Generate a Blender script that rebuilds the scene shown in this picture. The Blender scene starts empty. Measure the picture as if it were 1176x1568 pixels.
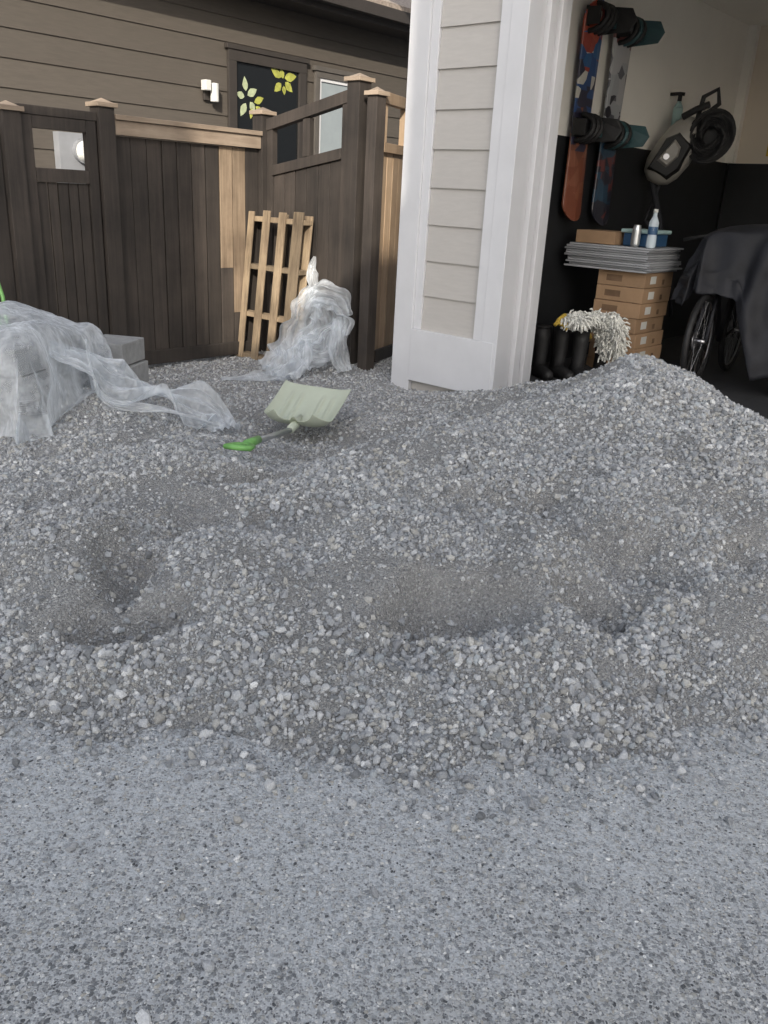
import bpy, math, random
import numpy as np
from mathutils import Vector, Matrix, noise
random.seed(7); rng=np.random.default_rng(11)
sc=bpy.context.scene
# ------------------------------------------------------------------ helpers
A=math.radians(41)
E1=(math.sin(A),math.cos(A)); E2=(math.cos(A),-math.sin(A))
def frame(P,e,n): return (P,e,n)
def W(fr,s,n,z):
    P,e,nn=fr
    return (P[0]+e[0]*s+nn[0]*n, P[1]+e[1]*s+nn[1]*n, z)
class MB:
    def __init__(self): self.v=[];self.f=[];self.m=[];self.r=[]
    def add(self,vs,fs,mi=0,r=None):
        b=len(self.v); self.v+=[tuple(q) for q in vs]
        r=random.random() if r is None else r
        self.r+=[r]*len(vs)
        for f in fs: self.f.append([b+i for i in f]); self.m.append(mi)
    def box(self,fr,s0,s1,n0,n1,z0,z1,mi=0,zb=None,zt=None,r=None):
        zb=zb or (z0,z0); zt=zt or (z1,z1)
        vs=[W(fr,s0,n0,zb[0]),W(fr,s1,n0,zb[1]),W(fr,s1,n1,zb[1]),W(fr,s0,n1,zb[0]),
            W(fr,s0,n0,zt[0]),W(fr,s1,n0,zt[1]),W(fr,s1,n1,zt[1]),W(fr,s0,n1,zt[0])]
        self.add(vs,[(0,1,2,3),(7,6,5,4),(0,4,5,1),(1,5,6,2),(2,6,7,3),(3,7,4,0)],mi,r)
    def lap(self,fr,s0,s1,z0,z1,rev,n0,mi=0,th=.016):
        z=z0
        while z<z1-1e-4:
            zt=min(z+rev,z1)
            vs=[W(fr,s0,n0,z),W(fr,s1,n0,z),W(fr,s1,n0+th,z),W(fr,s0,n0+th,z),W(fr,s1,n0+.002,zt),W(fr,s0,n0+.002,zt)]
            self.add(vs,[(0,1,2,3),(3,2,4,5)],mi)
            z=zt
    def cyl(self,p0,p1,r0,r1=None,seg=14,mi=0,caps=True):
        r1=r0 if r1 is None else r1
        p0=Vector(p0);p1=Vector(p1);d=(p1-p0).normalized()
        a=d.orthogonal().normalized();b=d.cross(a)
        vs=[];fs=[]
        for k,(p,r) in enumerate(((p0,r0),(p1,r1))):
            for i in range(seg):
                t=2*math.pi*i/seg; vs.append(p+a*math.cos(t)*r+b*math.sin(t)*r)
        for i in range(seg): fs.append((i,(i+1)%seg,seg+(i+1)%seg,seg+i))
        if caps: fs.append(tuple(range(seg))[::-1]); fs.append(tuple(range(seg,2*seg)))
        self.add(vs,fs,mi)
    def tube(self,pts,r,seg=8,mi=0,closed=False,flat=1.0):
        pts=[Vector(p) for p in pts];n=len(pts);vs=[];fs=[]
        up=None
        for i,p in enumerate(pts):
            q0=pts[i-1] if (i>0 or closed) else p; q1=pts[(i+1)%n] if (i<n-1 or closed) else p
            d=(q1-q0).normalized()
            if up is None: up=d.orthogonal().normalized()
            a=(up-d*up.dot(d)).normalized(); up=a; b=d.cross(a)
            rr=r[i] if isinstance(r,(list,tuple)) else r
            for k in range(seg):
                t=2*math.pi*k/seg; vs.append(p+a*math.cos(t)*rr*flat+b*math.sin(t)*rr)
        m=n if closed else n-1
        for i in range(m):
            j=(i+1)%n
            for k in range(seg):
                fs.append((i*seg+k,i*seg+(k+1)%seg,j*seg+(k+1)%seg,j*seg+k))
        if not closed: fs.append(tuple(range(seg))[::-1]); fs.append(tuple((n-1)*seg+k for k in range(seg)))
        self.add(vs,fs,mi)
    def obj(self,name,mats,parent=None,bevel=0,smooth=False):
        me=bpy.data.meshes.new(name); me.from_pydata(self.v,[],self.f)
        for m in mats: me.materials.append(m)
        me.polygons.foreach_set("material_index",self.m)
        at=me.attributes.new("rnd",'FLOAT','POINT'); at.data.foreach_set("value",self.r)
        me.update()
        if smooth: me.polygons.foreach_set("use_smooth",[True]*len(me.polygons))
        ob=bpy.data.objects.new(name,me); sc.collection.objects.link(ob)
        if parent: ob.parent=parent
        if bevel:
            b=ob.modifiers.new("b",'BEVEL'); b.width=bevel; b.segments=2; b.limit_method='ANGLE'
        return ob
def empty(name):
    e=bpy.data.objects.new(name,None); sc.collection.objects.link(e); return e
def gridobj(name,P,mats,parent=None,smooth=True,thick=0,sub=0):
    nu,nv=P.shape[:2]
    vs=P.reshape(-1,3)
    fs=[(i*nv+j,(i+1)*nv+j,(i+1)*nv+j+1,i*nv+j+1) for i in range(nu-1) for j in range(nv-1)]
    me=bpy.data.meshes.new(name); me.from_pydata([tuple(map(float,v)) for v in vs],[],fs)
    for m in mats: me.materials.append(m)
    if smooth: me.polygons.foreach_set("use_smooth",[True]*len(fs))
    ob=bpy.data.objects.new(name,me); sc.collection.objects.link(ob)
    if parent: ob.parent=parent
    if thick:
        m=ob.modifiers.new("s",'SOLIDIFY'); m.thickness=thick; m.offset=0
    if sub:
        m=ob.modifiers.new("ss",'SUBSURF'); m.levels=sub; m.render_levels=sub
    return ob
# ------------------------------------------------------------------ materials
def newmat(name):
    m=bpy.data.materials.new(name); m.use_nodes=True; nt=m.node_tree
    return m,nt,nt.nodes["Principled BSDF"]
def N(nt,t,**k):
    n=nt.nodes.new(t)
    for a,b in k.items(): setattr(n,a,b)
    return n
def col(c): return (c[0],c[1],c[2],1)
def mathn(nt,op,a,b=None,c=None):
    n=N(nt,"ShaderNodeMath",operation=op)
    for i,x in enumerate((a,b,c)):
        if x is None: continue
        if isinstance(x,(int,float)): n.inputs[i].default_value=x
        else: nt.links.new(x,n.inputs[i])
    return n.outputs[0]
def mixc(nt,f,a,b,mode='MIX'):
    n=N(nt,"ShaderNodeMix",data_type='RGBA',blend_type=mode)
    for i,x in ((0,f),(6,a),(7,b)):
        if isinstance(x,(int,float)): n.inputs[i].default_value=x
        elif isinstance(x,tuple): n.inputs[i].default_value=col(x)
        else: nt.links.new(x,n.inputs[i])
    return n.outputs[2]
def ramp(nt,fac,stops,interp='LINEAR'):
    n=N(nt,"ShaderNodeValToRGB"); cr=n.color_ramp; cr.interpolation=interp
    while len(cr.elements)<len(stops): cr.elements.new(.5)
    for e,(p,c) in zip(cr.elements,stops):
        e.position=p; e.color=col(c) if isinstance(c,tuple) else (c,c,c,1)
    nt.links.new(fac,n.inputs[0]); return n.outputs[0]
def coords(nt,scale=(1,1,1),rot=(0,0,0)):
    tc=N(nt,"ShaderNodeTexCoord"); mp=N(nt,"ShaderNodeMapping")
    mp.inputs["Scale"].default_value=scale; mp.inputs["Rotation"].default_value=rot
    nt.links.new(tc.outputs["Object"],mp.inputs[0]); return mp.outputs[0]
def noisen(nt,vec,scale,detail=3,rough=.5):
    n=N(nt,"ShaderNodeTexNoise"); n.inputs["Scale"].default_value=scale; n.inputs["Detail"].default_value=detail
    n.inputs["Roughness"].default_value=rough; nt.links.new(vec,n.inputs["Vector"]); return n
def bump(nt,bs,h,strength=.3,dist=.01):
    b=N(nt,"ShaderNodeBump"); b.inputs["Strength"].default_value=strength; b.inputs["Distance"].default_value=dist
    nt.links.new(h,b.inputs["Height"]); nt.links.new(b.outputs[0],bs.inputs["Normal"])
def simple(name,c,rough=.6,var=.15,scale=8,metal=0,bmp=0,bs=60,rv=0,stretch=(1,1,1)):
    m,nt,b=newmat(name); v=coords(nt,stretch)
    n=noisen(nt,v,scale,4,.6)
    lo=tuple(x*(1-var) for x in c); hi=tuple(min(1,x*(1+var)) for x in c)
    o=ramp(nt,n.outputs[0],[(.3,lo),(.7,hi)])
    if rv:
        at=N(nt,"ShaderNodeAttribute",attribute_name="rnd")
        k=mathn(nt,'MULTIPLY_ADD',at.outputs["Fac"],2*rv,1-rv)
        cx=N(nt,"ShaderNodeVectorMath",operation='SCALE'); nt.links.new(o,cx.inputs[0]); nt.links.new(k,cx.inputs["Scale"]); o=cx.outputs[0]
    nt.links.new(o,b.inputs["Base Color"]); b.inputs["Roughness"].default_value=rough; b.inputs["Metallic"].default_value=metal
    if bmp:
        n2=noisen(nt,v,bs,4,.6); bump(nt,b,n2.outputs[0],bmp,.004)
    return m
def wood(name,c,c2,rv=.25,rough=.75,horiz=False):
    m,nt,b=newmat(name)
    v=coords(nt,(30,30,1.6) if not horiz else (2.5,2.5,30)); v2=coords(nt)
    g=noisen(nt,v,1.3,6,.65); w=noisen(nt,v2,2.3,5,.6)
    f=mathn(nt,'MULTIPLY_ADD',w.outputs[0],.6,mathn(nt,'MULTIPLY',g.outputs[0],.5))
    o=ramp(nt,f,[(.36,c),(.72,c2)])
    at=N(nt,"ShaderNodeAttribute",attribute_name="rnd")
    k=mathn(nt,'MULTIPLY_ADD',at.outputs["Fac"],2*rv,1-rv)
    cx=N(nt,"ShaderNodeVectorMath",operation='SCALE'); nt.links.new(o,cx.inputs[0]); nt.links.new(k,cx.inputs["Scale"])
    nt.links.new(cx.outputs[0],b.inputs["Base Color"]); b.inputs["Roughness"].default_value=rough
    bump(nt,b,g.outputs[0],.5,.004)
    return m
M_stain=wood("dark_stained_wood",(.018,.015,.013),(.060,.048,.040))
M_stain_sunlit=wood("sunlit_stained_wood",(.09,.062,.04),(.32,.24,.165),rv=.12)  # same stain painted lighter, stands in for sunlight on the fence
M_cedar=wood("raw_cedar",(.34,.225,.135),(.58,.43,.29))
M_cap=wood("weathered_cedar",(.22,.165,.12),(.44,.35,.265),horiz=True)
M_pallet=wood("pallet_wood",(.09,.063,.04),(.36,.275,.18),rv=.4)
M_siding=simple("brown_siding",(.084,.072,.060),.7,.1,3,bmp=.15,bs=40,rv=.06,stretch=(2,2,20))
M_trimd=simple("dark_trim",(.040,.034,.030),.6,.1)
M_roof=simple("shingle_roof",(.30,.25,.21),.9,.3,30,bmp=.5)
M_wsid=simple("light_siding",(.50,.475,.445),.6,.04,3,bmp=.1,bs=50,rv=.02,stretch=(3,3,20))
M_white=simple("white_trim",(.66,.66,.675),.5,.035,4,bmp=.08,bs=30)
M_gwall=simple("drywall",(.86,.83,.77),.8,.03,2)
M_gback=simple("drywall_beige",(.72,.64,.54),.8,.03,2)
M_black=simple("black_wainscot",(.012,.013,.015),.55,.2)
M_rubber=simple("black_rubber",(.012,.012,.013),.6,.3,20)
M_cloth=simple("black_cloth",(.010,.011,.016),.7,.4,6,bmp=.4,bs=25)
M_card=simple("cardboard",(.34,.22,.13),.8,.12,5,rv=.15)
M_cardd=simple("cardboard_edge",(.16,.10,.06),.9,.2)
M_panelg=simple("grey_panel",(.30,.31,.33),.6,.1,5,rv=.3)
M_blue=simple("blue_plastic",(.03,.085,.18),.4,.1)
M_teal=simple("teal_plastic",(.35,.50,.50),.4,.1)
M_green=simple("green_plastic",(.17,.40,.11),.35,.1)
M_shov=simple("shovel_plastic",(.50,.54,.43),.42,.06,6,bmp=.08,bs=20)
M_alu=simple("aluminium",(.55,.57,.58),.35,.1,metal=.8)
M_chrome=simple("steel",(.4,.4,.42),.3,.1,metal=1)
M_beige=simple("beige_plastic",(.33,.315,.285),.45,.12,5)
M_yel=simple("yellow_fabric",(.55,.38,.06),.8,.2,30)
M_mopw=simple("white_fabric",(.72,.72,.68),.9,.15,60,bmp=.6,bs=90)
M_paver=simple("grey_paver",(.30,.30,.295),.9,.15,20,bmp=.5,bs=80,rv=.1)
M_label=simple("paper_label",(.60,.60,.57),.7,.03)
M_bounce=simple("bounce_floor_concrete",(.50,.49,.47),.8,.08,3)  # pale out-of-view floor part, added to bounce sun into the garage
M_glass,nt,b=newmat("window_glass"); b.inputs["Base Color"].default_value=(.012,.014,.016,1); b.inputs["Roughness"].default_value=.04
M_blind=simple("window_blind",(.30,.34,.36),.3,.05)
M_leafy=simple("leaf_decal",(.36,.37,.08),.5,.3,20)
M_leafw=simple("leaf_decal_pale",(.38,.43,.27),.5,.2,20)
M_bottle,nt,b=newmat("clear_bottle"); b.inputs["Base Color"].default_value=(.75,.85,.92,1); b.inputs["Roughness"].default_value=.08; b.inputs["Alpha"].default_value=.6
M_floor,nt,b=newmat("garage_floor_tile"); v=coords(nt,(1,1,1),(0,0,A))
br=N(nt,"ShaderNodeTexBrick"); br.offset=0; br.inputs["Scale"].default_value=1; br.inputs["Brick Width"].default_value=.3; br.inputs["Row Height"].default_value=.3; br.inputs["Mortar Size"].default_value=.004
br.inputs["Color1"].default_value=(.035,.037,.042,1); br.inputs["Color2"].default_value=(.045,.047,.052,1); br.inputs["Mortar"].default_value=(.01,.01,.01,1)
nt.links.new(v,br.inputs["Vector"]); n=noisen(nt,coords(nt),9,5,.6)
o=mixc(nt,mathn(nt,'MULTIPLY',n.outputs[0],.5),br.outputs[0],(.12,.12,.12)); nt.links.new(o,b.inputs["Base Color"]); b.inputs["Roughness"].default_value=.45
def aggregate(name):
    m,nt,b=newmat(name); v=coords(nt)
    wr=noisen(nt,v,60,2,.5)
    vv=N(nt,"ShaderNodeVectorMath",operation='MULTIPLY_ADD'); nt.links.new(wr.outputs["Color"],vv.inputs[0]); vv.inputs[1].default_value=(.008,.008,.008); nt.links.new(v,vv.inputs[2]); V=vv.outputs[0]
    def vor(scale,feat='F1'):
        q=N(nt,"ShaderNodeTexVoronoi",feature=feat); q.inputs["Scale"].default_value=scale; nt.links.new(V,q.inputs["Vector"]); return q
    a=vor(95); c=vor(190)
    sx=N(nt,"ShaderNodeSeparateColor"); nt.links.new(a.outputs["Color"],sx.inputs[0])
    sy=N(nt,"ShaderNodeSeparateColor"); nt.links.new(c.outputs["Color"],sy.inputs[0])
    cA=ramp(nt,sx.outputs[0],[(0,(.07,.075,.08)),(.16,(.13,.135,.14)),(.36,(.25,.25,.25)),(.56,(.42,.40,.36)),(.74,(.56,.55,.53)),(.88,(.78,.77,.74))],'CONSTANT')
    cB=ramp(nt,sy.outputs[0],[(0,(.09,.09,.095)),(.25,(.22,.22,.22)),(.55,(.44,.435,.42)),(.80,(.72,.72,.70))],'CONSTANT')
    dm=ramp(nt,a.outputs["Distance"],[(.44,1.0),(.54,0.0)])
    gate=mathn(nt,'GREATER_THAN',sx.outputs[1],.38)
    msk=mathn(nt,'MULTIPLY',dm,gate)
    dm2=ramp(nt,c.outputs["Distance"],[(.42,1.0),(.55,0.0)])
    fine=noisen(nt,v,900,2,.6)
    cem=ramp(nt,fine.outputs[0],[(.3,(.36,.363,.365)),(.7,(.62,.623,.625))])
    o=mixc(nt,dm2,cem,cB); o=mixc(nt,msk,o,cA)
    big=noisen(nt,v,1.3,6,.62); mid=noisen(nt,v,48,6,.8)
    sp=N(nt,"ShaderNodeSeparateXYZ"); nt.links.new(v,sp.inputs[0])
    near=N(nt,"ShaderNodeClamp")
    nr=mathn(nt,'MULTIPLY_ADD',big.outputs[0],2.0,mathn(nt,'MULTIPLY_ADD',sp.outputs[1],1.05,-1.65)); nt.links.new(nr,near.inputs[0])
    ds=mathn(nt,'MULTIPLY',near.outputs[0],ramp(nt,mid.outputs[0],[(.40,.15),(.58,1.0)]))
    ds=mathn(nt,'MULTIPLY',ds,.85)
    o=mixc(nt,ds,o,(.66,.69,.715))
    sx2=mathn(nt,'MULTIPLY_ADD',sp.outputs[0],.5,mathn(nt,'MULTIPLY_ADD',sp.outputs[1],-.9,.75))
    wm=ramp(nt,mathn(nt,'MULTIPLY_ADD',big.outputs[0],1.2,mathn(nt,'MULTIPLY',sx2,.55)),[(.45,0.0),(1.0,.8)])
    o2=mixc(nt,1.0,o,(.72,.68,.61),'MULTIPLY'); o=mixc(nt,wm,o,o2)
    nt.links.new(o,b.inputs["Base Color"]); b.inputs["Roughness"].default_value=.85
    h=mathn(nt,'MULTIPLY_ADD',msk,.8,mathn(nt,'MULTIPLY_ADD',dm2,.4,mathn(nt,'MULTIPLY',fine.outputs[0],.3)))
    bump(nt,b,h,.9,.004)
    return m
M_conc=aggregate("exposed_aggregate_concrete")
M_asph=simple("asphalt",(.06,.06,.06),.9,.3,40,bmp=.4)
M_fines,nt,b=newmat("gravel_fines"); v=coords(nt)
n1=noisen(nt,v,420,3,.7); n2=noisen(nt,v,3.2,5,.6); n3=noisen(nt,v,150,3,.7)
vq=N(nt,"ShaderNodeTexVoronoi"); vq.inputs["Scale"].default_value=150; nt.links.new(v,vq.inputs["Vector"])
sq=N(nt,"ShaderNodeSeparateColor"); nt.links.new(vq.outputs["Color"],sq.inputs[0])
o=ramp(nt,n1.outputs[0],[(.3,(.22,.22,.218)),(.7,(.47,.468,.46))])
o=mixc(nt,mathn(nt,'MULTIPLY',mathn(nt,'GREATER_THAN',sq.outputs[0],.5),.75),o,ramp(nt,sq.outputs[1],[(0,(.20,.20,.205)),(1,(.60,.60,.59))]))
o=mixc(nt,ramp(nt,n2.outputs[0],[(.4,0.0),(.65,.6)]),o,mixc(nt,1.0,o,(.90,.88,.85),'MULTIPLY'))
nt.links.new(o,b.inputs["Base Color"]); b.inputs["Roughness"].default_value=.95
h=mathn(nt,'MULTIPLY_ADD',n1.outputs[0],.5,mathn(nt,'MULTIPLY_ADD',n3.outputs[0],.8,mathn(nt,'MULTIPLY',vq.outputs["Distance"],-1.2)))
bump(nt,b,h,1.0,.008)
M_stone,nt,b=newmat("crushed_stone"); v=coords(nt)
at=N(nt,"ShaderNodeAttribute",attribute_name="col")
n1=noisen(nt,v,260,3,.65)
o=mixc(nt,1.0,at.outputs["Color"],ramp(nt,n1.outputs[0],[(.3,.76),(.7,1.2)]),'MULTIPLY')
nt.links.new(o,b.inputs["Base Color"]); b.inputs["Roughness"].default_value=.8
def film(name,op,cc=(.90,.93,.96)):
    m,nt,b=newmat(name); v=coords(nt)
    n1=noisen(nt,v,5,4,.6); n2=noisen(nt,coords(nt,(1.4,1.4,.5)),16,3,.55)
    b.inputs["Base Color"].default_value=col(cc); b.inputs["Roughness"].default_value=.12
    b.inputs["Specular IOR Level"].default_value=1.0
    tr=N(nt,"ShaderNodeBsdfTransparent"); tr.inputs[0].default_value=(.96,.98,1,1)
    tl=N(nt,"ShaderNodeBsdfTranslucent"); tl.inputs[0].default_value=(.9,.94,.98,1)
    m1=N(nt,"ShaderNodeMixShader"); m1.inputs[0].default_value=.35; nt.links.new(b.outputs[0],m1.inputs[1]); nt.links.new(tl.outputs[0],m1.inputs[2])
    m2=N(nt,"ShaderNodeMixShader")
    lw=N(nt,"ShaderNodeLayerWeight"); lw.inputs[0].default_value=.35
    f=mathn(nt,'ADD',mathn(nt,'MULTIPLY',n1.outputs[0],.9),mathn(nt,'MULTIPLY',lw.outputs["Facing"],.55))
    nt.links.new(ramp(nt,f,[(.40,op[0]),(.85,op[1])]),m2.inputs[0]); nt.links.new(tr.outputs[0],m2.inputs[1]); nt.links.new(m1.outputs[0],m2.inputs[2])
    nt.links.new(m2.outputs[0],nt.nodes["Material Output"].inputs[0])
    bump(nt,b,n2.outputs[0],.9,.04)
    return m
M_film=film("plastic_film",(.16,.90)); M_film2=film("plastic_film_bunched",(.36,.98))
# ------------------------------------------------------------------ ground
mb=MB(); U=((0,0),(1,0),(0,1))
mb.add([(-150,-150,-.03),(150,-150,-.03),(150,150,-.03),(-150,150,-.03)],[(0,1,2,3)]); mb.obj("ground",[M_asph])
mb=MB(); mb.box(U,-9,12,-7.9,16,-.2,0); drv=mb.obj("driveway",[M_conc])
# ------------------------------------------------------------------ gravel pile
CP=[(-2.3,2.75,0),(-1.6,2.25,0),(-1.08,2.02,0),(-.81,1.97,0),(-.49,1.95,0),(-.21,1.92,0),(-.01,1.85,0),(.12,1.81,0),(.26,1.86,0),(.43,1.97,0),(.61,1.94,0),(.95,2.08,0),(1.24,2.24,0),(1.9,2.55,0),(2.6,3.2,0),(3.0,4.2,0),
(-2.5,2.2,-.3),(-1.0,1.5,-.18),(0,1.4,-.16),(1,1.5,-.2),(2.4,2.2,-.3),(3.4,3,-.2),
(-1.83,3.9,.17),(-1.72,4.6,.33),(-1.51,4.5,.29),(-1.12,4.1,.21),(-.81,3.9,.22),(-.51,3.6,.245),(-.10,3.7,.355),(.14,3.9,.37),(.42,4.2,.365),(.69,4.5,.41),(.94,4.7,.45),(1.14,4.8,.52),(1.35,4.8,.61),(1.63,4.6,.60),(1.78,4.4,.53),(1.86,4.0,.46),
(-.50,3.88,.165),(-.08,3.98,.25),(.18,4.2,.265),(.48,4.5,.29),(-.3,4.4,.10),(.15,4.55,.16),
(-1.6,3.1,.20),(-1.1,2.8,.22),(-1.1,2.35,.12),(-.6,2.4,.15),(-.45,2.9,.23),(-.35,3.25,.29),(0,2.45,.18),(.05,3.1,.31),(.45,2.6,.24),(.5,3.3,.36),(.9,2.75,.27),(1.1,3.2,.38),(1.5,3.4,.42),(1.35,4.0,.55),(.85,3.9,.44),(1.6,2.75,.2),(2.1,3.6,.26),(-2.2,3.6,.1),
(-.30,4.87,.10),(-.69,4.55,.09),(-.71,5.5,.09),(-1.2,5.0,.11),(.1,4.9,.14),(.1,5.4,.11),(.5,5.9,.15),(.75,5.65,.24),(.95,5.35,.34),(.05,6.35,.05),(-1.8,6.5,.04),(-1.3,6.2,.05),(-.65,6.6,.07),(-.2,7.0,.12),(-1.2,7.4,.04),(0,7.6,.13),(-2.1,5.6,.08),(-2.7,5,.02),(-3,6,0),
(1.35,5.35,.40),(1.15,5.9,.22),(2.0,5.2,.22),(2.35,4.6,.18),(1.7,5.9,.12),(1.3,6.5,.02),(2.3,5.9,-.02),(2,6.8,-.05),(3,5.2,-.06),(1.5,8,-.1),(3.3,6,-.1),(-.6,8.4,.1),(.2,8.5,.1),(-2.4,7.6,0)]
CP=np.array(CP)
def phi(r): 
    r=np.maximum(r,1e-9); return r*r*np.log(r)
d=np.linalg.norm(CP[:,None,:2]-CP[None,:,:2],axis=2); n=len(CP)
K=phi(d)+np.eye(n)*.003; Pm=np.c_[np.ones(n),CP[:,:2]]
AA=np.block([[K,Pm],[Pm.T,np.zeros((3,3))]]); sol=np.linalg.solve(AA,np.r_[CP[:,2],0,0,0])
gx0,gx1,gy0,gy1,gs=-3.0,3.4,1.5,8.6,.016
xs=np.arange(gx0,gx1,gs); ys=np.arange(gy0,gy1,gs)
X,Y=np.meshgrid(xs,ys,indexing='ij'); Z=np.zeros_like(X)+sol[n]+sol[n+1]*X+sol[n+2]*Y
for i in range(n): Z+=sol[i]*phi(np.hypot(X-CP[i,0],Y-CP[i,1]))
SC=np.zeros_like(X)
def fbm(scale,oct,seed):
    st=4; xa=xs[::st]; ya=ys[::st]
    G=np.array([[noise.fractal((x*scale+seed,y*scale,seed),1.0,2.0,oct) for y in ya] for x in xa])
    ix=np.arange(len(xs))/st; iy=np.arange(len(ys))/st
    i0=np.minimum(ix.astype(int),len(xa)-2); j0=np.minimum(iy.astype(int),len(ya)-2); fx=(ix-i0)[:,None]; fy=(iy-j0)[None,:]
    return (G[i0][:,j0]*(1-fx)*(1-fy)+G[i0+1][:,j0]*fx*(1-fy)+G[i0][:,j0+1]*(1-fx)*fy+G[i0+1][:,j0+1]*fx*fy)
NF=fbm(1.7,4,3.1); NF2=fbm(6.0,3,9.7); NF3=fbm(3.5,3,40.)
def scoop(x,y,sx,sy,ang,dep,rim=.25,scarp=.7):
    global Z,SC
    c,s=math.cos(ang),math.sin(ang); XX=X+NF3*.08; YY=Y+NF2*.08
    u=((XX-x)*c+(YY-y)*s)/sx; v=(-(XX-x)*s+(YY-y)*c)/sy
    v=np.where(v>0,v*1.35,v)
    r2=u*u+v*v
    Z-=dep*np.exp(-(r2**1.9)); 
    Z+=dep*rim*np.exp(-((u*.8)**2+(v+1.6)**2*1.8))
    SC+=scarp*np.exp(-((u*1.1)**2*1.2+((v-.95)/.5)**2))
def mound(x,y,sx,sy,h):
    global Z
    Z+=h*np.exp(-(((X-x)/sx)**2+((Y-y)/sy)**2))
scoop(-.80,2.36,.20,.12,.25,.15,.3); scoop(-.90,2.68,.10,.24,.15,.14,.1,.7); scoop(-.78,3.05,.13,.20,-.3,.10,.1,.7)
scoop(.24,2.47,.24,.15,.1,.15,.25); scoop(.12,2.26,.20,.08,-.45,.08,.2,.3)
scoop(.74,2.57,.16,.14,-.5,.15,.2); scoop(.94,2.80,.19,.17,-.3,.15,.2); scoop(.70,3.05,.13,.22,.2,.08,.1,1.0)
scoop(-.45,3.02,.20,.12,.3,.06,.2,.3); scoop(.3,3.12,.24,.14,0,.05,.2,.4); scoop(-1.3,3.2,.2,.15,.4,.06,.2,.3); scoop(1.35,2.9,.2,.1,.4,.05,.2,.3)
scoop(.6,4.9,.2,.25,0,.05,0,.5); scoop(-.45,4.35,.4,.15,.2,.04,0,.3); scoop(-.66,3.50,.2,.12,.2,.08,.1,.5)
mound(-.5,2.55,.2,.3,.07); mound(.5,2.25,.16,.14,.05); mound(0,2.85,.22,.3,.06); mound(.55,2.75,.12,.25,.07); mound(-1.15,2.75,.18,.35,.07); mound(1.2,2.5,.2,.2,.05); mound(-.3,2.2,.2,.15,.03); mound(1.35,4.6,.3,.3,.03)
amp=np.clip(Z*4,.15,1)
Z+=amp*(NF*.050+NF2*.018)+rng.normal(0,.0014,Z.shape)+np.clip(.10-np.abs(Z),0,.1)*NF2*.35
Z=np.where(Y>6.2,np.minimum(Z,.2),Z)
nx,ny=X.shape
def hz(x,y):
    fx=(x-gx0)/gs; fy=(y-gy0)/gs; i=np.clip(fx.astype(int),0,nx-2); j=np.clip(fy.astype(int),0,ny-2); u=np.clip(fx-i,0,1); w=np.clip(fy-j,0,1)
    return Z[i,j]*(1-u)*(1-w)+Z[i+1,j]*u*(1-w)+Z[i,j+1]*(1-u)*w+Z[i+1,j+1]*u*w
DM=fbm(2.6,4,21.)
def samp(Fd,x,y):
    i=np.clip(((x-gx0)/gs).astype(int),0,nx-1); j=np.clip(((y-gy0)/gs).astype(int),0,ny-1); return Fd[i,j]
t=(1+5**.5)/2
ico=np.array([(-1,t,0),(1,t,0),(-1,-t,0),(1,-t,0),(0,-1,t),(0,1,t),(0,-1,-t),(0,1,-t),(t,0,-1),(t,0,1),(-t,0,-1),(-t,0,1)],float); ico/=np.linalg.norm(ico[0])
icf=np.array([(0,11,5),(0,5,1),(0,1,7),(0,7,10),(0,10,11),(1,5,9),(5,11,4),(11,10,2),(10,7,6),(7,1,8),(3,9,4),(3,4,2),(3,2,6),(3,6,8),(3,8,9),(4,9,5),(2,4,11),(6,2,10),(8,6,7),(9,8,1)])
protos=[]
for k in range(30):
    p=ico*rng.uniform(.72,1.22,(12,1))+rng.normal(0,.07,(12,3)); p*=np.array([1,rng.uniform(.65,.95),rng.uniform(.5,.8)]); protos.append(p)
protos=np.array(protos)
def pts(x0,x1,y0,y1,dens):
    m=int((x1-x0)*(y1-y0)*dens); return rng.uniform(x0,x1,m),rng.uniform(y0,y1,m)
PX=[];PY=[];PS=[];PZ=[]
def emit(x,y,size,zoff=.25):
    z=np.maximum(hz(x,y),0.0); 
    PX.append(x);PY.append(y);PS.append(size);PZ.append(z+size*zoff)
def cull(x,y,z,marg=.12):
    return (np.abs(x)<(.50*y+.25+marg*2))
def layer(y0,y1,dens,mean,sig,smax,mask=1.0):
    x,y=pts(-2.6,3.0,y0,y1,dens); h=hz(x,y); k=cull(x,y,h)&(h>.004); 
    if mask:
        dm=samp(DM,x,y)+samp(NF2,x,y)*.3; pr=np.clip(.76+dm*1.7,.22,1.0)*(1-np.clip(samp(SC,x,y),0,.88)*mask)
        k&=(rng.random(len(x))<pr)
    x=x[k];y=y[k]; s=np.minimum(mean*np.exp(rng.normal(0,sig,len(x))),smax); emit(x,y,s,.12)
layer(1.7,3.3,5600,.0064,.44,.017); layer(3.3,5.2,4200,.0074,.40,.017); layer(5.2,8.3,1900,.0082,.3,.015,0)
layer(1.7,3.3,11000,.0034,.3,.007,.35); layer(3.3,4.6,5000,.0042,.3,.008,.35)
x,y=pts(-2.4,2.6,1.7,2.6,4400); h=hz(x,y); k=cull(x,y,h)&(h>.0)&(h<.10)&(rng.random(len(x))<np.clip(1.05-h/.10,0,1)*np.clip(h/.03,.2,1)); x=x[k];y=y[k]
emit(x,y,np.minimum(.0076*np.exp(rng.normal(0,.40,len(x))),.018),.25)
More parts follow.
